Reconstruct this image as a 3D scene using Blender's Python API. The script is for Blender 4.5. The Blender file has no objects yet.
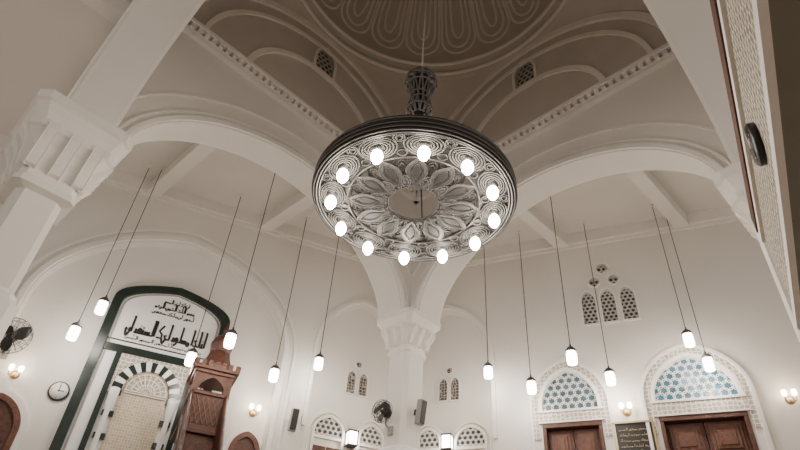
import bpy, math, random
from mathutils import Matrix, Vector
random.seed(4)
pi=math.pi; rad=math.radians; sin=math.sin; cos=math.cos
COL=bpy.context.scene.collection
ZC=1.2
# ------------------------------------------------------------ materials
def mat(name,col,rough=.6,metal=0,emit=None,es=0,noise=0,nscale=8,bump=0,bscale=30):
    m=bpy.data.materials.new(name);m.use_nodes=True;nt=m.node_tree;b=nt.nodes['Principled BSDF']
    b.inputs['Base Color'].default_value=(*col,1);b.inputs['Roughness'].default_value=rough;b.inputs['Metallic'].default_value=metal
    if emit: b.inputs['Emission Color'].default_value=(*emit,1);b.inputs['Emission Strength'].default_value=es
    tc=nt.nodes.new('ShaderNodeTexCoord')
    if noise:
        n=nt.nodes.new('ShaderNodeTexNoise');n.inputs['Scale'].default_value=nscale;n.inputs['Detail'].default_value=5
        r=nt.nodes.new('ShaderNodeValToRGB');r.color_ramp.elements[0].position=.3;r.color_ramp.elements[1].position=.7
        r.color_ramp.elements[0].color=(*[c*(1-noise) for c in col],1);r.color_ramp.elements[1].color=(*[min(1,c*(1+noise)) for c in col],1)
        nt.links.new(tc.outputs['Object'],n.inputs['Vector']);nt.links.new(n.outputs['Fac'],r.inputs['Fac']);nt.links.new(r.outputs['Color'],b.inputs['Base Color'])
    if bump:
        n=nt.nodes.new('ShaderNodeTexNoise');n.inputs['Scale'].default_value=bscale
        bp=nt.nodes.new('ShaderNodeBump');bp.inputs['Strength'].default_value=bump;bp.inputs['Distance'].default_value=.02
        nt.links.new(tc.outputs['Object'],n.inputs['Vector']);nt.links.new(n.outputs['Fac'],bp.inputs['Height']);nt.links.new(bp.outputs['Normal'],b.inputs['Normal'])
    return m
def lattice(name,scale,line,cell1,cell2,thr=.06,emit=0):
    m=bpy.data.materials.new(name);m.use_nodes=True;nt=m.node_tree;b=nt.nodes['Principled BSDF']
    tc=nt.nodes.new('ShaderNodeTexCoord')
    v=nt.nodes.new('ShaderNodeTexVoronoi');v.feature='DISTANCE_TO_EDGE';v.inputs['Scale'].default_value=scale;v.inputs['Randomness'].default_value=.35
    v2=nt.nodes.new('ShaderNodeTexVoronoi');v2.inputs['Scale'].default_value=scale;v2.inputs['Randomness'].default_value=.35
    lt=nt.nodes.new('ShaderNodeMath');lt.operation='LESS_THAN';lt.inputs[1].default_value=thr
    sp=nt.nodes.new('ShaderNodeSeparateColor');r=nt.nodes.new('ShaderNodeValToRGB')
    r.color_ramp.elements[0].color=(*cell1,1);r.color_ramp.elements[1].color=(*cell2,1)
    mx=nt.nodes.new('ShaderNodeMix');mx.data_type='RGBA';mx.inputs['B'].default_value=(*line,1)
    for q in (v,v2): nt.links.new(tc.outputs['Object'],q.inputs['Vector'])
    nt.links.new(v.outputs['Distance'],lt.inputs[0]);nt.links.new(v2.outputs['Color'],sp.inputs[0]);nt.links.new(sp.outputs[0],r.inputs['Fac'])
    nt.links.new(lt.outputs[0],mx.inputs['Factor']);nt.links.new(r.outputs['Color'],mx.inputs['A']);nt.links.new(mx.outputs['Result'],b.inputs['Base Color'])
    bp=nt.nodes.new('ShaderNodeBump');bp.inputs['Strength'].default_value=.6;bp.inputs['Distance'].default_value=.02
    nt.links.new(lt.outputs[0],bp.inputs['Height']);nt.links.new(bp.outputs['Normal'],b.inputs['Normal'])
    b.inputs['Roughness'].default_value=.5
    return m
PL=mat('plaster_cream',(.76,.725,.675),.75,noise=.03,nscale=.8,bump=.05,bscale=40)
PL2=mat('plaster_trim',(.82,.785,.735),.65,noise=.03,nscale=2)
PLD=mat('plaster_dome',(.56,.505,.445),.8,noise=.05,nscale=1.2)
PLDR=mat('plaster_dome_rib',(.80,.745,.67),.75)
MET=mat('silvered_metal',(.075,.071,.068),.5,.5,noise=.25,nscale=20)
RIM=mat('rim_metal',(.05,.047,.045),.5,.5)
SILV=mat('pale_silver',(.22,.21,.20),.4,.5)
METD=mat('dark_bronze',(.030,.028,.026),.5,.5)
BULB=mat('bulb_glow',(1,.95,.85),.3,emit=(1,.90,.76),es=80)
LANT=mat('lantern_glass_glow',(1,.95,.9),.3,emit=(1,.92,.82),es=22)
SCON=mat('sconce_glass_glow',(1,.9,.8),.3,emit=(1,.85,.66),es=18)
BLK=mat('black_green_marble',(.012,.022,.018),.3,noise=.3,nscale=6)
BLACK=mat('black_paint',(.012,.012,.012),.4)
WHT=mat('white_marble',(.84,.83,.81),.4,noise=.03,nscale=3)
WOOD=mat('carved_wood',(.085,.030,.018),.45,noise=.35,nscale=14,bump=.6,bscale=60)
WOODL=mat('minbar_wood',(.12,.045,.025),.45,noise=.35,nscale=12,bump=.6,bscale=50)
GOLD=mat('gilt_trim',(.5,.36,.18),.35,.6)
STRAP=mat('wood_strapwork',(.22,.11,.06),.4)
GREY=mat('grey_plastic',(.30,.29,.28),.5)
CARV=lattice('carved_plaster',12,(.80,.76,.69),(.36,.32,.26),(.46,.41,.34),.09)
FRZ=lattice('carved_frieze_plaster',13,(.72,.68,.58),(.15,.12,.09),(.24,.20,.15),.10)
BLUE=mat('pale_blue_glass',(.045,.14,.21),.3,noise=.6,nscale=5)
AMB=mat('dusky_blue_glass',(.06,.11,.14),.3,noise=.6,nscale=5)
SLATE=mat('slate_glass',(.05,.055,.06),.3)
GRILL=lattice('pierced_screen',15,(.42,.37,.31),(.04,.037,.033),(.10,.09,.08),.10)
NICHE=lattice('niche_mosaic',20,(.75,.66,.52),(.45,.36,.25),(.55,.48,.36),.08)
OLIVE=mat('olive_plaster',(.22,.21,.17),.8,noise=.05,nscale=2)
CARPET=mat('carpet_beige',(.42,.35,.30),.95,noise=.15,nscale=5)
FACE=mat('clock_face',(.85,.84,.8),.5)
# ------------------------------------------------------------ builders
def frame(psi,d,ox=0,oy=0,z=0):
    p=rad(psi);r=Vector((cos(p),-sin(p),0));n=Vector((sin(p),cos(p),0));o=Vector((ox,oy,z))+n*d
    M=Matrix.Identity(4)
    for i in range(3):
        M[i][0]=r[i];M[i][1]=(0,0,1)[i];M[i][2]=-n[i];M[i][3]=o[i]
    return M
def T(x,y,z): return Matrix.Translation((x,y,z))
I4=Matrix.Identity(4)
def empty(name,M=I4):
    o=bpy.data.objects.new(name,None);COL.objects.link(o);o.matrix_world=M;o.empty_display_size=.1;return o
def link(name,me,m,parent=None,M=I4,smooth=False):
    o=bpy.data.objects.new(name,me);COL.objects.link(o)
    if m: me.materials.clear();me.materials.append(m)
    if parent: o.parent=parent;o.matrix_local=M
    else: o.matrix_world=M
    if smooth:
        for p in me.polygons: p.use_smooth=True
    return o
def mesh(name,V,Fc,m,parent=None,M=I4,smooth=False):
    me=bpy.data.meshes.new(name);me.from_pydata(V,[],Fc);me.update();return link(name,me,m,parent,M,smooth)
BF=[(0,3,2,1),(4,5,6,7),(0,1,5,4),(1,2,6,5),(2,3,7,6),(3,0,4,7)]
def boxes(name,L,m,parent=None,M=I4,bevel=0):
    V=[];Fc=[]
    for (x0,x1,y0,y1,z0,z1) in L:
        n=len(V);V+=[(x0,y0,z0),(x1,y0,z0),(x1,y1,z0),(x0,y1,z0),(x0,y0,z1),(x1,y0,z1),(x1,y1,z1),(x0,y1,z1)]
        Fc+=[tuple(n+i for i in f) for f in BF]
    o=mesh(name,V,Fc,m,parent,M)
    if bevel: b=o.modifiers.new('bevel','BEVEL');b.width=bevel;b.segments=2
    return o
def from_curve(c):
    t=bpy.data.objects.new('tmp',c);COL.objects.link(t)
    dg=bpy.context.evaluated_depsgraph_get();me=bpy.data.meshes.new_from_object(t.evaluated_get(dg))
    bpy.data.objects.remove(t);bpy.data.curves.remove(c);return me
def panel(name,loops,z0,z1,m,parent=None,M=I4):
    c=bpy.data.curves.new('c','CURVE');c.dimensions='2D';c.fill_mode='BOTH';c.extrude=(z1-z0)/2
    for lp in loops:
        s=c.splines.new('POLY');s.points.add(len(lp)-1)
        for i,p in enumerate(lp): s.points[i].co=(p[0],p[1],0,1)
        s.use_cyclic_u=True
    me=from_curve(c);me.transform(T(0,0,(z0+z1)/2));return link(name,me,m,parent,M)
def tubes(name,lines,r,m,parent=None,M=I4,res=2):
    c=bpy.data.curves.new('c','CURVE');c.dimensions='3D';c.bevel_depth=r;c.bevel_resolution=res;c.use_fill_caps=True
    for pts,cyc in lines:
        s=c.splines.new('POLY');s.points.add(len(pts)-1)
        for i,p in enumerate(pts): s.points[i].co=(*p,1)
        s.use_cyclic_u=cyc
    return link(name,from_curve(c),m,parent,M,True)
def lathe(name,prof,m,parent=None,M=I4,seg=32,smooth=True,rot=0,cent=((0,0),),caps=True):
    V=[];Fc=[]
    for cx,cy in cent:
        b=len(V)
        for r,z in prof:
            for k in range(seg):
                a=2*pi*k/seg+rot;V.append((cx+r*cos(a),cy+r*sin(a),z))
        for i in range(len(prof)-1):
            for k in range(seg):
                k2=(k+1)%seg;Fc.append((b+i*seg+k,b+i*seg+k2,b+(i+1)*seg+k2,b+(i+1)*seg+k))
        if caps:
            Fc.append(tuple(b+k for k in range(seg))[::-1]);Fc.append(tuple(b+(len(prof)-1)*seg+k for k in range(seg)))
    return mesh(name,V,Fc,m,parent,M,smooth)
def arch(cx,half,ys,rise,y0=None,pt=.15,n=28,off=0,e=2.0):
    half+=off;rise+=off
    P=[]
    if y0 is not None:P.append((cx-half,y0))
    for i in range(n+1):
        a=pi-pi*i/n;t=cos(a);y=max(0,1-abs(t)**e)**(1/e)
        P.append((cx+half*t,ys+rise*((1-pt)*y+pt*(1-abs(t)))))
    if y0 is not None:P.append((cx+half,y0))
    return P
def ringband(name,cx,half,ys,rise,y0,o1,o2,z0,z1,m,parent,M=I4,pt=.15,e=2.0):
    a=arch(cx,half,ys,rise,y0,pt,off=o1,e=e);b=arch(cx,half,ys,rise,y0,pt,off=o2,e=e)
    return panel(name,[b+a[::-1]],z0,z1,m,parent,M)
def circ(cx,cy,r,n=24): return [(cx+r*cos(2*pi*k/n),cy+r*sin(2*pi*k/n)) for k in range(n)]
def inside(p,poly):
    x,y=p;c=False;j=len(poly)-1
    for i in range(len(poly)):
        xi,yi=poly[i];xj,yj=poly[j]
        if (yi>y)!=(yj>y) and x<(xj-xi)*(y-yi)/(yj-yi)+xi: c=not c
        j=i
    return c
def starlattice(name,poly,sp,z,r,m,parent,M=I4):
    # hexagonal field of interlaced six-pointed stars
    xs=[p[0] for p in poly];ys=[p[1] for p in poly];L=[];j=0;y=min(ys)-sp
    while y<max(ys)+sp:
        x=min(xs)-sp+(sp/2 if j%2 else 0)
        while x<max(xs)+sp:
            R=sp*.577
            V=[(x+(R if i%2 else R*.62)*cos(pi*i/6),y+(R if i%2 else R*.62)*sin(pi*i/6)) for i in range(13)]
            run=[]
            for i in range(len(V)-1):
                for s in range(4):
                    t=s/4;q=(V[i][0]*(1-t)+V[i+1][0]*t,V[i][1]*(1-t)+V[i+1][1]*t)
                    if inside(q,poly): run.append((q[0],q[1],z))
                    else:
                        if len(run)>1: L.append((run,False))
                        run=[]
            if len(run)>1:L.append((run,False))
            x+=sp
        y+=sp*.866;j+=1
    if L: return tubes(name,L,r,m,parent,M,0)
def addlight(name,parent,loc,W,col=(1,.90,.80),r=.08):
    l=bpy.data.lights.new(name,'POINT');l.energy=W;l.color=col;l.shadow_soft_size=r
    o=bpy.data.objects.new(name,l);COL.objects.link(o);o.parent=parent;o.location=loc;return o
# ------------------------------------------------------------ room shell
D=11.4
FL=frame(-22,D);FR=frame(25,D);CE=9.6
HL=D*math.tan(rad(23.5))
Lw=empty('wall_left',FL)
bigL=arch(-.3,2.45,6.35,2.0,.0)
smL=arch(3.9,1.0,6.75,1.35,.0)
panel('wall_face',[[(-HL-.0,0),(HL,0),(HL,CE),(-HL,CE)],bigL,smL],-.25,0,PL,Lw)
boxes('wall_core',[(-HL,HL,0,CE,-.6,-.25)],PL,Lw)
ringband('arch_moulding',-.3,2.45,6.35,2.0,0,.03,.13,0,.06,PL2,Lw)
ringband('arch_moulding_outer',-.3,2.45,6.35,2.0,0,.24,.30,0,.04,PL2,Lw)
ringband('corner_arch_moulding',3.9,1.0,6.75,1.35,5,.02,.1,0,.06,PL2,Lw)
boxes('cornice_left',[(-HL,HL,CE-.28,CE,0,.12),(-HL,HL,CE-.36,CE-.28,0,.06)],PL2,Lw)
Rw=empty('wall_right',FR)
smR=arch(-3.9,1.0,6.75,1.35,.0)
lunA=arch(-1.34,.58,5.46+0.12,.75,5.46);lunB=arch(.93,.75,5.48+.1,.79,5.48)
wR=[arch(s,.14,7.82,.23,7.26,n=12) for s in (-.68,-.28,.12)]
cR=[circ(-.28,8.58,.12),circ(-.49,8.26,.11),circ(-.08,8.26,.11)]
dA=[(-1.9,0),(-.78,0),(-.78,5.22),(-1.9,5.22)];dB=[(.22,0),(1.66,0),(1.66,5.2),(.22,5.2)]
panel('wall_face',[[(-HL,0),(HL,0),(HL,CE),(-HL,CE)],smR,lunA,lunB,dA,dB]+wR+cR,-.25,0,PL,Rw)
boxes('wall_core',[(-HL,HL,0,CE,-.6,-.25)],PL,Rw)
ringband('corner_arch_moulding',-3.9,1.0,6.75,1.35,5,.02,.1,0,.06,PL2,Rw)
boxes('cornice_right',[(-HL,HL,CE-.28,CE,0,.12),(-HL,HL,CE-.36,CE-.28,0,.06)],PL2,Rw)
for nm,ps in (('wall_side_left',-69),('wall_side_right',72)):
    w=empty(nm,frame(ps,D))
    boxes('wall_face',[(-HL,HL,0,CE,-.6,0)],PL,w)
    ringband('arch_moulding',0,2.4,6.3,2.0,0,.0,.14,0,.07,PL2,w)
    ringband('arch_moulding_outer',0,2.4,6.3,2.0,0,.25,.31,0,.04,PL2,w)
    boxes('cornice',[(-HL,HL,CE-.28,CE,0,.12)],PL2,w)
mesh('floor',[(-14,-8,0),(14,-8,0),(14,14,0),(-14,14,0)],[(0,1,2,3)],CARPET)
# ------------------------------------------------------------ central square bay
CX,CY,S=.21,5.615,3.11
psis=[-43.5,46.5,136.5,226.5]
SQ=Matrix.Translation((CX,CY,0))@Matrix.Rotation(rad(43.5),4,'Z')
SP,AR,CO,AH,AE=6.78,1.87,9.76,2.86,1.86
def oct_pt(R,a): return (R*sin(rad(a)),R*cos(rad(a)))
Rv=D/cos(rad(23.5))+.1
cpts=[oct_pt(Rv,a) for a in (-92.5,-45.5,1.5,48.5,95.5)]+[(11.5,-7),(-11.5,-7)]
sq=[tuple((SQ@Vector((x*3.6,y*3.6,0)))[:2]) for x,y in ((-1,-1),(1,-1),(1,1),(-1,1))]
panel('ceiling',[cpts,sq],CE,CE+.2,PL)
bl=empty('trim_1')
for k,ps in ((0,-43.5),(1,46.5),(2,136.5),(3,226.5)):
    M=frame(ps,S,CX,CY)
    for i,x in enumerate((-3.4,-1.2,1.2,3.4)):
        if k>1 and abs(x)<3: continue
        boxes(f'ceiling_beam_{k}_{i}',[(x-.14,x+.14,CE-.32,CE,-4.6 if k<2 else -3,-.6)],PL2,bl,M)
for k,ps in enumerate(psis):
    M=frame(ps,S,CX,CY);e=empty('arcade_arch',M)
    X=3.71 if k%2==0 else 3.11
    A=arch(0,AH,SP,AR,None,.0,44,e=AE)
    panel('spandrel_wall',[[(-X,SP-.02)]+A+[(X,SP-.02),(X,CO+.04),(-X,CO+.04)]],-.6,0,PL,e)
    for o1,o2,t in ((.02,.1,.05),(.17,.21,.04),(.5,.54,.03)):
        a=arch(0,AH,SP,AR,None,0,44,off=o1,e=AE);b=arch(0,AH,SP,AR,None,0,44,off=o2,e=AE)
        a=[p for p in a if abs(p[0])<3.1];b=[p for p in b if abs(p[0])<3.1]
        panel('archivolt',[b+a[::-1]],0,t,PL2,e);
        if o1<.3: panel('archivolt_outside',[b+a[::-1]],-.6-t,-.6,PL2,e)
    boxes('cornice_band',[(-S,S,CO-.10,CO+.02,0,.10),(-S,S,CO+.10,CO+.18,0,.18)],PL2,e)
    n=44;boxes('cornice_dentils',[(-S+2*S*(i+.2)/n,-S+2*S*(i+.75)/n,CO+.0,CO+.11,0,.15) for i in range(n)],PL2,e)
    K=.85
    lun=[(S*cos(pi-pi*i/40),CO+.1+K*S*sin(pi*i/40)) for i in range(41)]
    wn=arch(0,.24,11.78,.36,11.26,n=12)
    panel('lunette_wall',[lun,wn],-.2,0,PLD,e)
    boxes('window_back',[(-.35,.35,11.2,12.3,-.3,-.2)],GRILL,e)
    panel('window_grille',[wn],-.12,-.08,SLATE,e)
    starlattice('window_lattice',wn,.13,-.06,.009,PLD,e)
    panel('window_moulding',[arch(0,.24,11.78,.36,11.22,n=12,off=.06),wn],0,.04,PLDR,e)
    for r1,r2,t in ((.93,.98,.07),(.80,.83,.05),(.50,.54,.05)):
        o=[(S*r2*cos(pi-pi*i/40),CO+.18+K*S*r2*sin(pi*i/40)) for i in range(41)];q=[(S*r1*cos(pi*i/40),CO+.18+K*S*r1*sin(pi*i/40)) for i in range(41)]
        panel('lunette_moulding',[o+q],0,t,PLDR,e)
V=[];Fc=[];NP=96;NT=10;R2=S*math.sqrt(2);K=.85
for i in range(NP):
    a=2*pi*i/NP;rm=S/max(abs(cos(a)),abs(sin(a)))
    for j in range(NT+1):
        r=S+(rm-S)*j/NT;V.append((r*cos(a),r*sin(a),CO+.1+K*math.sqrt(max(0,R2*R2-r*r))))
for i in range(NP):
    for j in range(NT):
        a=i*(NT+1)+j;b=((i+1)%NP)*(NT+1)+j;Fc.append((a,a+1,b+1,b))
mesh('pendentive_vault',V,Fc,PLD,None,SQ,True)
ZR=CO+.1+K*S
dm=empty('dome',Matrix.Translation((CX,CY,ZR)))
prof=[(S+.02,-.02),(S-.06,0),(S-.10,.05),(S-.10,.12),(S-.02,.16),(S-.02,.22),(S-.16,.24),(S-.20,.30),(S-.20,.36),(S-.10,.4)]
RD=S-.12
prof+=[(RD*cos(rad(t)),.42+RD*.95*sin(rad(t))) for t in range(2,90,4)]+[(.02,.42+RD*.95)]
V=[];Fc=[];sg=72
for r,z in prof:
    for k in range(sg): V.append((r*cos(2*pi*k/sg),r*sin(2*pi*k/sg),z))
for i in range(len(prof)-1):
    for k in range(sg):
        k2=(k+1)%sg;Fc.append((i*sg+k,(i+1)*sg+k,(i+1)*sg+k2,i*sg+k2))
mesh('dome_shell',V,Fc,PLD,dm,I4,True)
L=[]
NPET=20
def dp(az,el,o=.0): 
    R=RD-o;return (R*cos(el)*cos(az),R*cos(el)*sin(az),.42+R*.95*sin(el))
for k in range(NPET):
    a0=2*pi*k/NPET
    for sc,e0,e1 in ((.46,.13,1.42),(.33,.20,1.25),(.17,.30,1.0)):
        w=2*pi/NPET*sc;pts=[]
        for i in range(15): pts.append(dp(a0-w,e1+(e0+.16-e1)*i/14))
        for i in range(1,12):
            t=pi*i/12;pts.append(dp(a0-w*cos(t),e0+.16-.16*sin(t)))
        for i in range(15): pts.append(dp(a0+w,e0+.16+(e1-e0-.16)*i/14))
        L.append((pts,False))
tubes('dome_petal_ribs',L,.034,PLDR,dm,I4,1)
tubes('dome_ring_moulding',[([( (S-.1)*cos(2*pi*i/72),(S-.1)*sin(2*pi*i/72),.08) for i in range(72)],True),([( (S-.2)*cos(2*pi*i/72),(S-.2)*sin(2*pi*i/72),.33) for i in range(72)],True)],.05,PLDR,dm,I4,2)
# piers with corbelled capitals
def pier(loc,shaft=True,b=1.0,zt=6.5,hh=.9,rot=43.5):
    M=Matrix.Translation((loc[0],loc[1],0))@Matrix.Rotation(rad(rot),4,'Z')
    e=empty('stone_pier' if shaft else 'hanging_corbel',M)
    def loft(name,prof,m,ch=.1):
        V=[];Fc=[]
        for h,z in prof:
            c=h*(1-ch*2);V+=[(x,y,z) for x,y in ((h,-c),(h,c),(c,h),(-c,h),(-h,c),(-h,-c),(-c,-h),(c,-h))]
        for i in range(len(prof)-1):
            for k in range(8):
                k2=(k+1)%8;Fc.append((i*8+k,i*8+k2,(i+1)*8+k2,(i+1)*8+k))
        Fc.append(tuple(range(8))[::-1]);Fc.append(tuple((len(prof)-1)*8+k for k in range(8)))
        return mesh(name,V,Fc,m,e)
    zb=zt-hh
    if shaft:
        loft('shaft',[(.27,0),(.27,zb+.1)],PL,.15)
        loft('marble_base',[(.37,0),(.37,4.1),(.35,4.15),(.32,4.2),(.32,4.24),(.27,4.3)],WHT,.15)
    P=[(.27,0),(.31,.03),(.31,.09),(.28,.13),(.28,.22),(.30,.36),(.35,.50),(.42,.60),(.45,.62),(.45,.70),(.43,.72),(.46,.80),(.50,.88),(.53,.90),(.53,1.0)]
    loft('capital',[((h if i<1 else h*b),zb+z*hh) for i,(h,z) in enumerate(P)],PL2)
    V=[];Fc=[]
    prf=[(.27*b,.20),(.33*b,.22),(.36*b,.30),(.37*b,.42),(.42*b,.52),(.47*b,.60),(.47*b,.66),(.27*b,.66)]
    for k in range(4):
        R=Matrix.Rotation(pi/2*k,4,'Z')
        for c,w in ((-.24*b,.055*b),(0,.055*b),(.24*b,.055*b)):
            q=len(V)
            for s in (-1,1):
                for r,z in prf: V.append(tuple(R@Vector((r,c+s*w,zb+z*hh))))
            n=len(prf);Fc.append(tuple(q+i for i in range(n)));Fc.append(tuple(q+n+i for i in range(n))[::-1])
            for i in range(n): Fc.append((q+i,q+(i+1)%n,q+n+(i+1)%n,q+n+i))
    o=mesh('capital_consoles',V,Fc,PL2,e);m=o.modifiers.new('b','BEVEL');m.width=.01
    return e
def sqw(x,y): v=SQ@Vector((x,y,0));return v.x,v.y
pier(sqw(3.36,3.36),b=.95,zt=6.80,hh=.78)
pier(sqw(-3.41,3.41),b=1.2,zt=6.80,hh=1.25);pier(sqw(3.41,-3.41),b=1.2,zt=6.80,hh=1.25);pier(sqw(-3.41,-3.41),False,zt=6.80)
# ------------------------------------------------------------ chandelier
ZH=5.95
ch=empty('chandelier',Matrix.Translation((CX-.06,CY,ZH)))
def ring(r,z,n=96): return ([(r*cos(2*pi*i/n),r*sin(2*pi*i/n),z) for i in range(n)],True)
lathe('outer_rim',[(1.22,.0),(1.27,.0),(1.28,.03),(1.28,.19),(1.25,.22),(1.22,.2),(1.22,0)],RIM,ch,I4,96,caps=False)
tubes('rim_mouldings',[ring(1.285,.0),ring(1.295,.06),ring(1.295,.14),ring(1.285,.21),ring(1.25,-.01),ring(1.215,0),ring(.84,0),ring(.36,0),ring(.33,.01)],.014,RIM,ch)
tubes('rim_side_beading',[ring(1.305,.03),ring(1.305,.10),ring(1.305,.175)],.008,SILV,ch,I4,1)
tubes('rim_inner_tiers',[ring(1.20,.09),ring(1.17,.14),ring(1.14,.2),ring(.80,.08)],.014,MET,ch)
PH=.10;NL=12
L=[];holes=[]
for k in range(NL):
    a=2*pi*(k+PH)/NL;c=Vector((cos(a),sin(a)));t=Vector((-sin(a),cos(a)))
    for sx in (1,.83,.66,.5,.34):
        P=[tuple((c*(1.045+.165*sx*cos(u))+t*(.235*sx*sin(u)))) for u in [2*pi*i/28 for i in range(28)]]
        L.append(([(x,y,0) for x,y in P],True))
        if sx==.83: holes.append(P)
    a+=pi/NL;c=Vector((cos(a),sin(a)));t=Vector((-sin(a),cos(a)))
    for r0,sr,st in ((1.15,.06,.07),(.91,.05,.06),(1.15,.035,.04)):
        L.append(([tuple((c*(r0+sr*cos(u))+t*(st*sin(u))))+(.01,) for u in [2*pi*i/14 for i in range(14)]],True))
tubes('lamp_ovals',L,.011,RIM,ch)
panel('pierced_ring',[circ(0,0,1.25,96),circ(0,0,.83,96)]+holes,.02,.03,METD,ch)
L=[]
def petal(a,r0,r1,w,p=.9,n=12):
    c=Vector((cos(a),sin(a)));t=Vector((-sin(a),cos(a)));P=[]
    for i in range(n+1):
        u=i/n;P.append(c*(r0+(r1-r0)*u)+t*(w*sin(pi*u**1.2)**p))
    for i in range(n-1,0,-1):
        u=i/n;P.append(c*(r0+(r1-r0)*u)-t*(w*sin(pi*u**1.2)**p))
    return [tuple(v) for v in P]
for k in range(12):
    a=2*pi*k/12
    panel(f'petal_plate_{k}',[petal(a,.34,.84,.125),petal(a,.40,.79,.085)],-.012,.0,MET,ch)
    panel(f'petal_core_{k}',[petal(a,.46,.73,.05)],-.012,.0,METD,ch)
    panel(f'petal_plate_behind_{k}',[petal(a+pi/12,.45,.84,.115),petal(a+pi/12,.50,.80,.08)],.03,.04,METD,ch)
    for r0,r1,w,o,z in ((.34,.84,.128,0,-.012),(.41,.77,.075,0,0),(.46,.73,.05,0,0),(.52,.68,.025,0,0),(.45,.84,.115,.5,.03),(.52,.78,.07,.5,.03),(.57,.72,.035,.5,.03),(.33,.56,.055,.5,-.02),(.37,.52,.03,.5,-.02)):
        L.append(([(x,y,z) for x,y in petal(a+o*2*pi/12,r0,r1,w)],True))
tubes('petal_edges',L,.009,RIM,ch,I4,1)
cc=[(1.045*cos(2*pi*(k+PH)/NL),1.045*sin(2*pi*(k+PH)/NL)) for k in range(NL)]
lathe('lamp_cups',[(.02,.04),(.07,.03),(.075,-.01),(.055,-.03),(.03,-.05)],METD,ch,I4,16,True,0,cc)
lathe('lamp_bulbs',[(.03,-.04),(.055,-.07),(.072,-.12),(.066,-.17),(.037,-.22),(.004,-.23)],BULB,ch,I4,16,True,0,cc)
tubes('lamp_spokes',[([(x*.82,y*.82,.02),(x*1.17,y*1.17,.02)],False) for x,y in cc],.012,METD,ch)
for k,(x,y) in enumerate(cc): addlight(f'lamp_light_{k}',ch,(x,y,-.40),17,(1,.91,.80),.07)
zc=1.70
L=[]
for k in range(6):
    a=2*pi*k/6+.3;L.append(([(.11*cos(a),.11*sin(a),zc),(.26*cos(a),.26*sin(a),zc-.45),(.55*cos(a),.55*sin(a),zc-1.1),(.83*cos(a),.83*sin(a),.03)],False))
tubes('support_rods',L,.010,METD,ch)
L=[]
pr=((.11,0,0),(.18,.08,.1),(.17,.2,.2),(.14,.38,.3),(.18,.55,.4),(.24,.68,.5),(.24,.80,.6),(.17,.94,.7),(.05,1.02,.8))
for k in range(12):
    a=2*pi*k/12
    for s in (1,-1): L.append(([(r*cos(a+s*o),r*sin(a+s*o),zc+z) for r,z,o in pr],False))
L+=[([(r*cos(2*pi*i/24),r*sin(2*pi*i/24),zc+z) for i in range(24)],True) for r,z in ((.11,0),(.185,.1),(.15,.3),(.15,.42),(.22,.62),(.245,.74),(.215,.86),(.06,1.01))]
tubes('crown_cage',L,.013,SILV,ch,I4,1)
lathe('crown_core',[(.04,0),(.10,.1),(.08,.4),(.14,.68),(.14,.8),(.04,.98)],METD,ch,T(0,0,zc),16)
tubes('suspension_rod',[([(-.06,0,ZH+zc+1.02-ZR),(-.06,0,.42+RD*.95)],False)],.010,PLDR,dm)
# ------------------------------------------------------------ pendant lanterns, with added fill lanterns out of view
PN=[(-29.4,10.78,4.91),(-30.7,10.9,4.36),(-16.8,9.59,4.36),(-20,10.76,4.37),(-11.7,11.0,4.46),(-7.4,11.2,4.92),(10.5,11.2,4.98),(19.1,9.76,4.57),(14.8,11.0,4.57),(22.5,10.93,4.64),(30.3,10.82,5.17),(31.4,11.1,4.78),
    (-75,7,4.6),(75,7,4.6),(-120,5,4.6),(120,5,4.6),(180,4,4.8)]  # added lanterns beside and behind the camera, unseen, for fill light
for a,r,h in PN:
    e=empty('pendant_or_fill_lantern',Matrix.Translation((r*sin(rad(a)),r*cos(rad(a)),ZC+h)))
    tubes('cord',[([(0,0,.2),(0,0,CE-ZC-h)],False)],.008,METD,e,I4,1)
    lathe('ceiling_rose',[(.015,CE-ZC-h-.05),(.04,CE-ZC-h-.01),(.04,CE-ZC-h)],PL2,e,I4,12)
    lathe('cap',[(.012,.25),(.02,.20),(.055,.18),(.095,.13),(.10,.10),(.09,.10)],MET,e,I4,16)
    lathe('glass_shade',[(.08,.10),(.092,.05),(.092,-.09),(.08,-.13),(.03,-.145)],LANT,e,I4,20)
    tubes('cage_rings',[([(q*cos(2*pi*i/20),q*sin(2*pi*i/20),z) for i in range(20)],True) for q,z in ((.096,.09),(.097,.0),(.092,-.11))]+[([(.098*cos(b),.098*sin(b),.10),(.098*cos(b),.098*sin(b),-.12)],False) for b in [2*pi*i/6 for i in range(6)]],.004,METD,e,I4,1)
    addlight('lantern_or_fill_light',e,(0,0,-.24),23 if abs(a)<60 else 70,(1,.91,.82),.1)  # the added out-of-view fill lanterns get the stronger light
# ------------------------------------------------------------ mihrab
mh=empty('mihrab_panel',FL@T(-.2,0,-.25))
W=1.16
def mo(off,y0=0): 
    w=W-off;return [(-w,y0),(-w,6.70-off*.5),]+[(w*math.cos(pi-pi*i/24),6.70-off*.5+(.62-off*.3)*(.72*sin(pi*i/24)**.6+.28*(1-abs(cos(pi*i/24))))) for i in range(1,24)]+[(w,6.70-off*.5),(w,y0)]
panel('white_field',[mo(.05)],0,.08,WHT,mh)
panel('black_frame',[mo(0),mo(.17,.001)],0,.16,BLK,mh)
panel('white_frame_line',[mo(.20),mo(.23,.002)],.08,.10,GREY,mh)
boxes('black_bands',[(-1.0,1.0,5.70,5.84,.08,.13),(-.74,-.64,0,5.70,.08,.13),(.64,.74,0,5.70,.08,.13)],BLK,mh)
boxes('panel_joint_lines',[(-1.0,1.0,5.93,5.95,.08,.10)],BLK,mh)
nv=17
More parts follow.
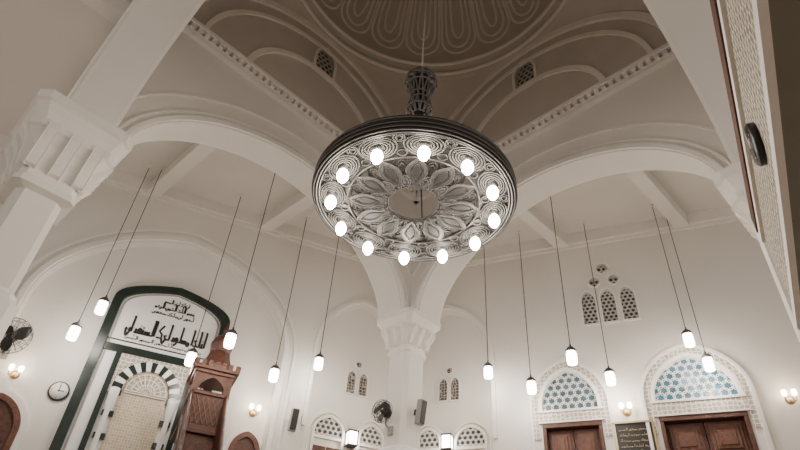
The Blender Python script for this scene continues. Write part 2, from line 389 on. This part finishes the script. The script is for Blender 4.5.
for par,mm in ((0,BLK),(1,WHT)):
    V=[];Fc=[]
    for i in range(nv):
        if i%2!=par: continue
        a0=pi-pi*i/nv;a1=pi-pi*(i+1)/nv;b=len(V)
        for z in (.09,.17):
            for r,a in ((.42,a0),(.60,a0),(.60,a1),(.42,a1)): V.append((r*cos(a),5.02+r*1.0*sin(a),z))
        Fc+=[tuple(b+q for q in f) for f in ((4,5,6,7),(0,4,7,3),(1,2,6,5),(0,1,5,4),(2,3,7,6))]
    mesh(f'voussoirs_{par}',V,Fc,mm,mh)
panel('spandrel_carving',[[(-.64,4.9),(-.64,5.69),(.64,5.69),(.64,4.9)]+[(.6*cos(pi*i/20),5.02+.6*sin(pi*i/20)) for i in range(21)]],.08,.12,CARV,mh)
panel('niche_back',[arch(0,.42,5.02,.42,0,0)],.085,.10,NICHE,mh)
for s in (-1,1):
    lathe('colonnette',[(.06,0),(.06,.2),(.045,.25),(.045,4.6),(.07,4.7),(.08,4.85),(.09,4.9),(.09,5.0)],WHT,mh,T(s*.52,0,.16)@Matrix.Rotation(rad(-90),4,'X'),16)
    boxes('jamb_stripes',[(s*.5-.1,s*.5+.1,4.9-.4*i,5.0-.4*i,.1,.14) for i in range(12)],BLK,mh)
L=[([(r*cos(pi*i/20),5.02+r*sin(pi*i/20),.12) for i in range(21)],False) for r in (.36,.26,.16)]
L+=[([(.08*cos(a),5.02+.08*sin(a),.12),(.38*cos(a),5.02+.38*sin(a),.12)],False) for a in [pi*i/10 for i in range(11)]]
L+=[([(-.36,4.98,.12),(.36,4.98,.12)],False)]
tubes('niche_shell_ribs',L,.012,PL2,mh)
# Arabic letterforms drawn as pen strokes (unit = x-height ~1, baseline 0)
def bow(x0,x1,d,n=8): return [(x0+(x1-x0)*i/n,-d*sin(pi*i/n)) for i in range(n+1)]
def loop(cx,cy,r,n=10): return [(cx+r*cos(2*pi*i/n),cy+r*sin(2*pi*i/n)) for i in range(n+1)]
G={'a':(.45,[[(.2,0),(.22,2.4),(.08,2.6)]]),
 'l':(.8,[[(0,0),(.55,0),(.62,.2),(.6,2.4),(.48,2.6)]]),
 'b':(.8,[[(0,0),(.8,0)],[(.4,0),(.4,.6)],[(.36,-.5),(.5,-.5)]]),
 't':(.8,[[(0,0),(.8,0)],[(.4,0),(.4,.6)],[(.25,1.0),(.33,1.0)],[(.5,1.0),(.58,1.0)]]),
 's':(1.2,[[(0,0),(1.2,0)],[(.2,0),(.2,.5)],[(.6,0),(.6,.5)],[(1.0,0),(1.0,.5)]]),
 'f':(.8,[[(0,0),(.8,0)],loop(.45,.45,.3),[(.4,1.15),(.5,1.15)]]),
 'h':(.9,[[(0,0),(.9,0),(.25,.85),(.75,.95)]]),
 'n':(1.0,[[(0,.5)]+bow(0,.85,.75)+[(.85,.6)],[(.38,.3),(.48,.3)]]),
 'k':(1.2,[[(0,0),(1.1,0),(1.1,.6),(.35,1.1),(1.1,2.1)]]),
 'r':(.5,[[(.4,.5),(.42,0),(.25,-.5),(-.1,-.7)]]),
 'w':(.7,[loop(.35,.35,.28),[(.6,.3),(.5,-.3),(.05,-.65)]]),
 'y':(1.1,[[(1.0,.6),(.5,.5),(.9,.0)]+bow(.9,0,.7)]),
 'm':(.8,[[(0,0),(.8,0)],loop(.4,.0,.28)]),' ':(.35,[])}
def script(name,txt,x0,x1,y,u,th,m,parent,z):
    tot=sum(G[c][0] for c in txt);sx=(x1-x0)/tot;x=x0;L=[]
    for c in txt:
        w,st=G[c]
        for s in st: L.append(([(x+p[0]*sx,y+p[1]*u,0) for p in s],False))
        x+=w*sx
    o=tubes(name,L,th,m,parent,T(0,0,z),1);return o
script('calligraphy_large','na bftsla kyl bwlsm ahlta',-.74,.80,6.16,.13,.022,BLACK,mh,.09)
script('calligraphy_middle','nsbla rwtbmla yfhsl ksbmt nalhtsr',-.70,.76,6.02,.028,.007,BLACK,mh,.09)
script('calligraphy_small','mhrla nmhla hlla msb',-.38,.42,6.80,.05,.012,BLACK,mh,.09)
script('calligraphy_upper','wsbla rtma klfna',-.22,.28,6.94,.035,.009,BLACK,mh,.09)
script('calligraphy_lower','yfhs klbna rwtl',-.40,.44,6.67,.035,.009,BLACK,mh,.09)
# ------------------------------------------------------------ minbar
mb=empty('minbar_pulpit',FL@T(.84,0,0)@Matrix.Rotation(rad(-90),4,'X'))
boxes('tower_body',[(-.30,.30,-1.05,-.35,0,4.2)],WOODL,mb,I4,.02)
boxes('balcony_cornices',[(-.38,.38,-1.13,-.27,4.15,4.23),(-.34,.34,-1.09,-.31,4.23,4.3),(-.36,.36,-1.11,-.29,5.2,5.26),(-.41,.41,-1.16,-.24,5.26,5.32),(-.34,.34,-1.09,-.31,4.82,4.87)],WOODL,mb,I4,.01)
boxes('balcony_posts',[(x-.035,x+.035,y-.035,y+.035,4.25,5.22) for x in (-.30,.30) for y in (-1.05,-.35)],WOODL,mb)
boxes('balcony_panels',[(-.28,.28,-1.06,-1.02,4.3,4.82),(-.31,-.27,-1.02,-.37,4.3,4.82),(.27,.31,-1.02,-.37,4.3,4.82)],WOOD,mb)
lat=[]
for i in range(7):
    x=-.27+.09*i;u=min(1,(.27-x)/.2)
    if u>.02: lat.append(([(x,-1.07,4.32),(x+.2*u,-1.07,4.32+.46*u)],False))
    u=min(1,(x+.27)/.2)
    if u>.02: lat.append(([(x,-1.07,4.32),(x-.2*u,-1.07,4.32+.46*u)],False))
tubes('lattice_strapwork',lat,.010,STRAP,mb,I4,1)
panel('front_arch',[[(-.28,4.88),(.28,4.88),(.28,5.2),(-.28,5.2)],arch(0,.22,4.93,.22,4.89,.3,14)],0,.04,WOODL,mb,T(0,-1.03,0)@Matrix.Rotation(rad(90),4,'X'))
boxes('canopy_merlons',[(x-.035,x+.035,-1.15,-1.12,5.32,5.42) for x in [-.36+.12*i for i in range(7)]]+[(s*.40-.015,s*.40+.015,y-.035,y+.035,5.32,5.42) for s in (-1,1) for y in [-1.1+.13*i for i in range(7)]],WOODL,mb)
lathe('canopy_dome',[(.30,0),(.32,.08),(.27,.16),(.22,.28),(.19,.40),(.21,.48),(.22,.56),(.16,.68),(.06,.78),(.03,.82),(.05,.87),(.04,.92),(.012,.96),(.008,1.05)],WOOD,mb,T(0,-.86,5.30),8,False,pi/8)
st=[];
for i in range(14): st.append((-.25,.25,-1.05-.25*(i+1),-1.05-.25*i,0,4.0-.28*i))
boxes('stairs',st,WOODL,mb)
V=[];Fc=[]
for s in (-1,1):
    b=len(V)
    for x in (s*.26,s*.32):
        V+=[(x,-1.05,0),(x,-4.6,0),(x,-4.6,.9),(x,-1.05,4.85)]
    Fc+=[(b,b+1,b+2,b+3),(b+7,b+6,b+5,b+4),(b+3,b+2,b+6,b+7),(b+1,b+5,b+6,b+2)]
mesh('balustrade_sides',V,Fc,WOODL,mb)
tubes('balustrade_handrails',[([(s*.29,-1.05,4.87),(s*.29,-4.6,.92)],False) for s in (-1,1)]+[([(s*.33,-1.05,4.4),(s*.33,-4.6,.45)],False) for s in (-1,1)],.03,WOOD,mb)
# ------------------------------------------------------------ doors and windows
def portal(name,M,x0,x1,top):
    e=empty(name,M);xm=(x0+x1)/2
    boxes('frame',[(x0,x0+.07,0,top,-.24,.03),(x1-.07,x1,0,top,-.24,.03),(x0,x1,top-.09,top,-.24,.04)],WOOD,e,I4,.008)
    boxes('leaves',[(x0+.07,xm-.006,0,top-.09,-.22,-.14),(xm+.006,x1-.07,0,top-.09,-.22,-.14)],WOOD,e,I4,.01)
    P=[];w=(xm-x0-.07)
    for s in (x0+.07,xm):
        y=top-.15
        while y>.4:
            P.append((s+.06,s+w-.06,y-.5,y,-.14,-.11));P.append((s+.12,s+w-.12,y-.44,y-.06,-.11,-.08));P.append((s+.18,s+w-.18,y-.38,y-.12,-.08,-.06));y-=.6
    boxes('carved_panels',P,WOODL,e,I4,.012)
    tubes('pulls',[([(xm+s*.06,1.2,-.12),(xm+s*.06,1.25,-.07),(xm+s*.06,1.55,-.07),(xm+s*.06,1.6,-.12)],False) for s in (-1,1)],.012,GOLD,e)
portal('door_1',FR,-1.9,-.78,5.22);portal('door_2',FR,.22,1.66,5.2)
for i,(cx,h,lp,b,t,dt) in enumerate(((-1.34,.58,lunA,5.46,.75,5.22),(.93,.75,lunB,5.48,.79,5.2))):
    w=empty(f'window_{i+1}',FR)
    panel('glass',[lp],-.14,-.10,BLUE if i else AMB,w)
    starlattice('star_lattice',lp,.155,-.09,.0095,PL2,w)
    ys=b+(.12 if i==0 else .1)
    ringband('inner_frame',cx,h,ys,t,b,-.05,.02,-.14,.03,PL2,w)
    ringband('carved_surround',cx,h,ys,t,dt-.3,.02,.14,0,.03,CARV,w)
    ringband('outer_moulding',cx,h,ys,t,0,.14,.20,0,.07,PL2,w)
    boxes('carved_lintel',[(cx-h-.02,cx+h+.02,dt+.01,b,0,.035)],CARV,w)
    boxes('sill_moulding',[(cx-h-.04,cx+h+.04,b-.03,b+.01,0,.06),(cx-h-.04,cx+h+.04,dt,dt+.03,0,.06)],PL2,w)
w=empty('window_3',FR)
for s,lp in zip((-.68,-.28,.12),wR):
    panel('grille',[lp],-.14,-.10,SLATE,w);starlattice('lattice',lp,.10,-.09,.0085,PL,w);panel('moulding',[arch(s,.14,7.82,.23,7.22,n=12,off=.035),lp],0,.03,PL2,w)
for (x,y,r),lp in zip(((-.28,8.58,.12),(-.49,8.26,.11),(-.08,8.26,.11)),cR):
    panel('roundel_grille',[lp],-.14,-.10,SLATE,w);starlattice('lattice',lp,.10,-.09,.0085,PL,w);panel('roundel_moulding',[circ(x,y,r+.03),lp],0,.03,PL2,w)
def smallset(nm,M,wins,luns,rnd):
    w=empty(nm,M)
    for s in wins:
        a=arch(s,.095,6.32,.16,5.97,n=10);panel('grille',[a],-.25,-.235,GRILL,w);panel('moulding',[arch(s,.095,6.32,.16,5.94,n=10,off=.03),a],-.25,-.20,PL2,w)
    panel('roundel_grille',[circ(rnd,6.66,.07,16)],-.25,-.235,GRILL,w);panel('roundel_moulding',[circ(rnd,6.66,.10,16),circ(rnd,6.66,.07,16)],-.25,-.20,PL2,w)
    for c,h in luns:
        a=arch(c,h,5.05,.30,4.96,n=14);panel('lunette_glass',[a],-.25,-.235,SLATE,w);starlattice('lunette_lattice',a,.115,-.228,.008,PL,w)
        ringband('lunette_moulding',c,h,5.05,.30,3.5,.0,.05,-.25,-.18,PL2,w)
        ringband('lunette_outer',c,h,5.05,.30,3.5,.10,.13,-.25,-.20,PL2,w)
        boxes('lintel',[(c-h,c+h,4.9,4.96,-.25,-.19)],PL2,w)
        boxes('shutter_leaf',[(c-h+.02,c-.01,3.4,4.75,-.25,-.22),(c+.01,c+h-.02,3.4,4.75,-.25,-.22)],WOOD,w)
smallset('window_4',FL,(3.83,4.11),((3.46,.30),(4.42,.26)),3.97)
smallset('window_5',FR,(-4.04,-3.77),((-4.36,.26),(-3.42,.30)),-3.9)
def archdoor(name,c,h,ys,rise,z):
    e=empty(name,FL);a=arch(c,h,ys,rise,0)
    panel('leaf',[a],z,z+.05,WOOD,e);ringband('frame',c,h,ys,rise,0,-.04,.06,z,z+.09,WOODL,e);ringband('surround',c,h,ys,rise,0,.06,.16,z,z+.06,PL2,e)
    boxes('panels',[(c-h+.1,c-.03,k,k+.5,z+.05,z+.08) for k in (.4,1.1,1.8,2.5,3.2)]+[(c+.03,c+h-.1,k,k+.5,z+.05,z+.08) for k in (.4,1.1,1.8,2.5,3.2)],WOODL,e,I4,.01)
archdoor('door_3',-2.40,.42,4.0,.5,-.25);archdoor('door_4',1.84,.24,4.35,.32,-.25)
sg=empty('inscription_board',FR@T(-.25,4.72,.03))
boxes('board',[(-.33,.33,-.42,.40,-.02,.02)],BLACK,sg);boxes('frame',[(-.36,.36,.39,.42,-.03,.05),(-.36,.36,-.45,-.41,-.03,.05),(-.36,-.33,-.45,.42,-.03,.05),(.33,.36,-.45,.42,-.03,.05)],GOLD,sg)
words=['nsbla rwtbm yfhsl','klbna shwrt mlfb','lahts nbmr kwyl','bwlsm ahlta fnr','mhrla nmhla hsb']
for i in range(7): script(f'text_line_{i}',words[i%5],-.26,.26,.27-.10*i,.017,.0035,GOLD,sg,.022)
# ------------------------------------------------------------ wall fittings
def sconce(M):
    e=empty('wall_sconce',M)
    lathe('backplate',[(.07,0),(.08,.01),(.05,.03),(.02,.04)],GOLD,e,I4,16)
    tubes('arms',[([(0,0,.02),(s*.04,-.06,.08),(s*.08,-.05,.13),(s*.085,.02,.13)],False) for s in (-1,1)],.01,GOLD,e)
    for s in (-1,1):
        lathe('glass_cup',[(.02,0),(.040,.03),(.045,.08),(.035,.11)],SCON,e,T(s*.075,.02,.13)@Matrix.Rotation(rad(-90),4,'X'),14)
    addlight('sconce_light',e,(0,.25,.3),5,(1,.8,.58),.06)
for M in (FL@T(-2.37,4.92,-.25),FL@T(1.86,5.12,-.25),FR@T(-.31,5.34,.0),FR@T(2.36,5.34,0)): sconce(M)
def boxlamp(M):
    e=empty('wall_lantern',M)
    boxes('glass',[(-.09,.09,-.13,.13,.05,.22)],LANT,e,I4,.01)
    boxes('frame',[(-.11,.11,.13,.16,.0,.24),(-.11,.11,-.16,-.13,.0,.24),(-.02,.02,-.02,.1,0,.06)]+[(x-.008,x+.008,-.14,.14,z-.008,z+.008) for x in (-.1,.1) for z in (.05,.23)],METD,e)
    addlight('lamp_light',e,(0,0,.4),5,(1,.85,.68),.06)
boxlamp(FL@T(3.95,4.98,-.25));boxlamp(FR@T(-3.9,5.03,-.25))
def clock(M,r,fm,rm):
    e=empty('wall_clock',M)
    lathe('rim',[(r,0),(r*1.02,.04),(r*.9,.06),(r*.86,.04)],rm,e,I4,40);lathe('face',[(r*.86,.0),(r*.86,.062)],fm,e,I4,40)
    hm=BLACK if fm is FACE else FACE
    boxes('hands',[(-.008,.008,-.02,r*.65,.064,.068),(-.02,r*.5,-.008,.008,.064,.068)],hm,e)
    boxes('hour_marks',[(-.006,.006,r*.7,r*.8,.062,.065),(-.006,.006,-r*.8,-r*.7,.062,.065),(r*.7,r*.8,-.006,.006,.062,.065),(-r*.8,-r*.7,-.006,.006,.062,.065)],hm,e)
clock(FL@T(-1.60,4.79,-.25),.17,FACE,BLACK)
def fan(M,r=.30,bm=METD):
    e=empty('wall_fan',M)
    boxes('mount',[(-.05,.05,-.35,-.2,0,.05)],GREY,e);tubes('arm',[([(0,-.28,.03),(0,-.2,.15),(0,0,.16)],False)],.018,GREY,e)
    lathe('motor',[(.03,.08),(.08,.1),(.09,.2),(.05,.24),(.02,.3)],BLACK,e,I4,20)
    V=[];Fc=[]
    for k in range(3):
        a=2*pi*k/3+.3;b=len(V)
        for i in range(9):
            t=i/8;rr=.05+(r-.07)*t;w=.02+.085*sin(pi*min(1,.15+t*.8));a2=a+.35*t
            for s in (-1,1): V.append((rr*cos(a2)-s*w*sin(a2),rr*sin(a2)+s*w*cos(a2),.27+s*.03))
        for i in range(8): Fc.append((b+2*i,b+2*i+1,b+2*i+3,b+2*i+2))
    o=mesh('blades',V,Fc,BLACK,e);o.modifiers.new('s','SOLIDIFY').thickness=.006
    L=[([(q*cos(2*pi*i/40),q*sin(2*pi*i/40),z) for i in range(40)],True) for q,z in ((r,.26),(r*.95,.33),(r*.7,.36),(r*.4,.37),(r*.95,.2),(r*.15,.37))]
    L+=[([(r*.15*cos(a),r*.15*sin(a),.37),(r*.7*cos(a),r*.7*sin(a),.36),(r*cos(a),r*sin(a),.26),(r*.7*cos(a),r*.7*sin(a),.17),(.08*cos(a),.08*sin(a),.14)],False) for a in [2*pi*i/20 for i in range(20)]]
    tubes('wire_guard',L,.004,METD,e,I4,1)
fan(FL@T(-2.66,5.5,-.25),.33)
px,py=sqw(3.36,3.36)
fan(Matrix.Translation((px,py,4.82))@Matrix.Rotation(rad(-46),4,'Z')@Matrix.Rotation(rad(90),4,'X')@T(0,0,.28),.20)
def speaker(M):
    e=empty('loudspeaker',M)
    boxes('cabinet',[(-.075,.075,-.22,.22,.08,.2)],GREY,e,I4,.015);boxes('grille',[(-.06,.06,-.20,.20,.2,.21)],METD,e);boxes('bracket',[(-.03,.03,-.05,.05,0,.09)],METD,e)
speaker(FL@T(2.61,5.04,0.02)@Matrix.Rotation(rad(8),4,'X'))
speaker(Matrix.Translation((px,py,4.9))@Matrix.Rotation(rad(44),4,'Z')@Matrix.Rotation(rad(90),4,'X')@T(0,0,.29)@Matrix.Rotation(rad(8),4,'X'))
# ------------------------------------------------------------ gallery beam on the right
gm=Matrix.Rotation(rad(-33.5),4,'Z')
g=empty('gallery_beam',gm)
z0,z1=3.96,5.3
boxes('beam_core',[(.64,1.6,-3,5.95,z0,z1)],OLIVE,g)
boxes('carved_frieze',[(.62,.64,-3,5.9,z0+.12,z1-.35)],FRZ,g)
boxes('mouldings',[(.59,.64,-3,5.95,z0,z0+.1),(.59,.64,-3,5.95,z1-.33,z1-.24),(.6,1.6,5.95,6.3,z0-.1,z1+.1)],PL2,g)
boxes('wood_rail',[(.58,.66,-3,5.95,z1-.2,z1)],WOOD,g)
clock(gm@Matrix(((0,0,-1,.62),(-1,0,0,3.9),(0,1,0,4.53),(0,0,0,1))),.17,METD,BLACK)
# ------------------------------------------------------------ world, camera
w=bpy.data.worlds.new('world');bpy.context.scene.world=w;w.use_nodes=True
w.node_tree.nodes['Background'].inputs[0].default_value=(1,.94,.87,1);w.node_tree.nodes['Background'].inputs[1].default_value=.45
cam=bpy.data.cameras.new('camera');co=bpy.data.objects.new('camera',cam);COL.objects.link(co)
cam.sensor_width=36;cam.lens=36*573/800;cam.clip_start=.05
th=rad(38);al=math.atan2(58,733)
R0=Vector((1,0,0));U0=Vector((0,-sin(th),cos(th)));Fw=Vector((0,cos(th),sin(th)))
R=R0*cos(al)+U0*sin(al);U=-R0*sin(al)+U0*cos(al)
M=Matrix.Identity(4)
for i in range(3): M[i][0]=R[i];M[i][1]=U[i];M[i][2]=-Fw[i]
M[2][3]=ZC
co.matrix_world=M
bpy.context.scene.camera=co
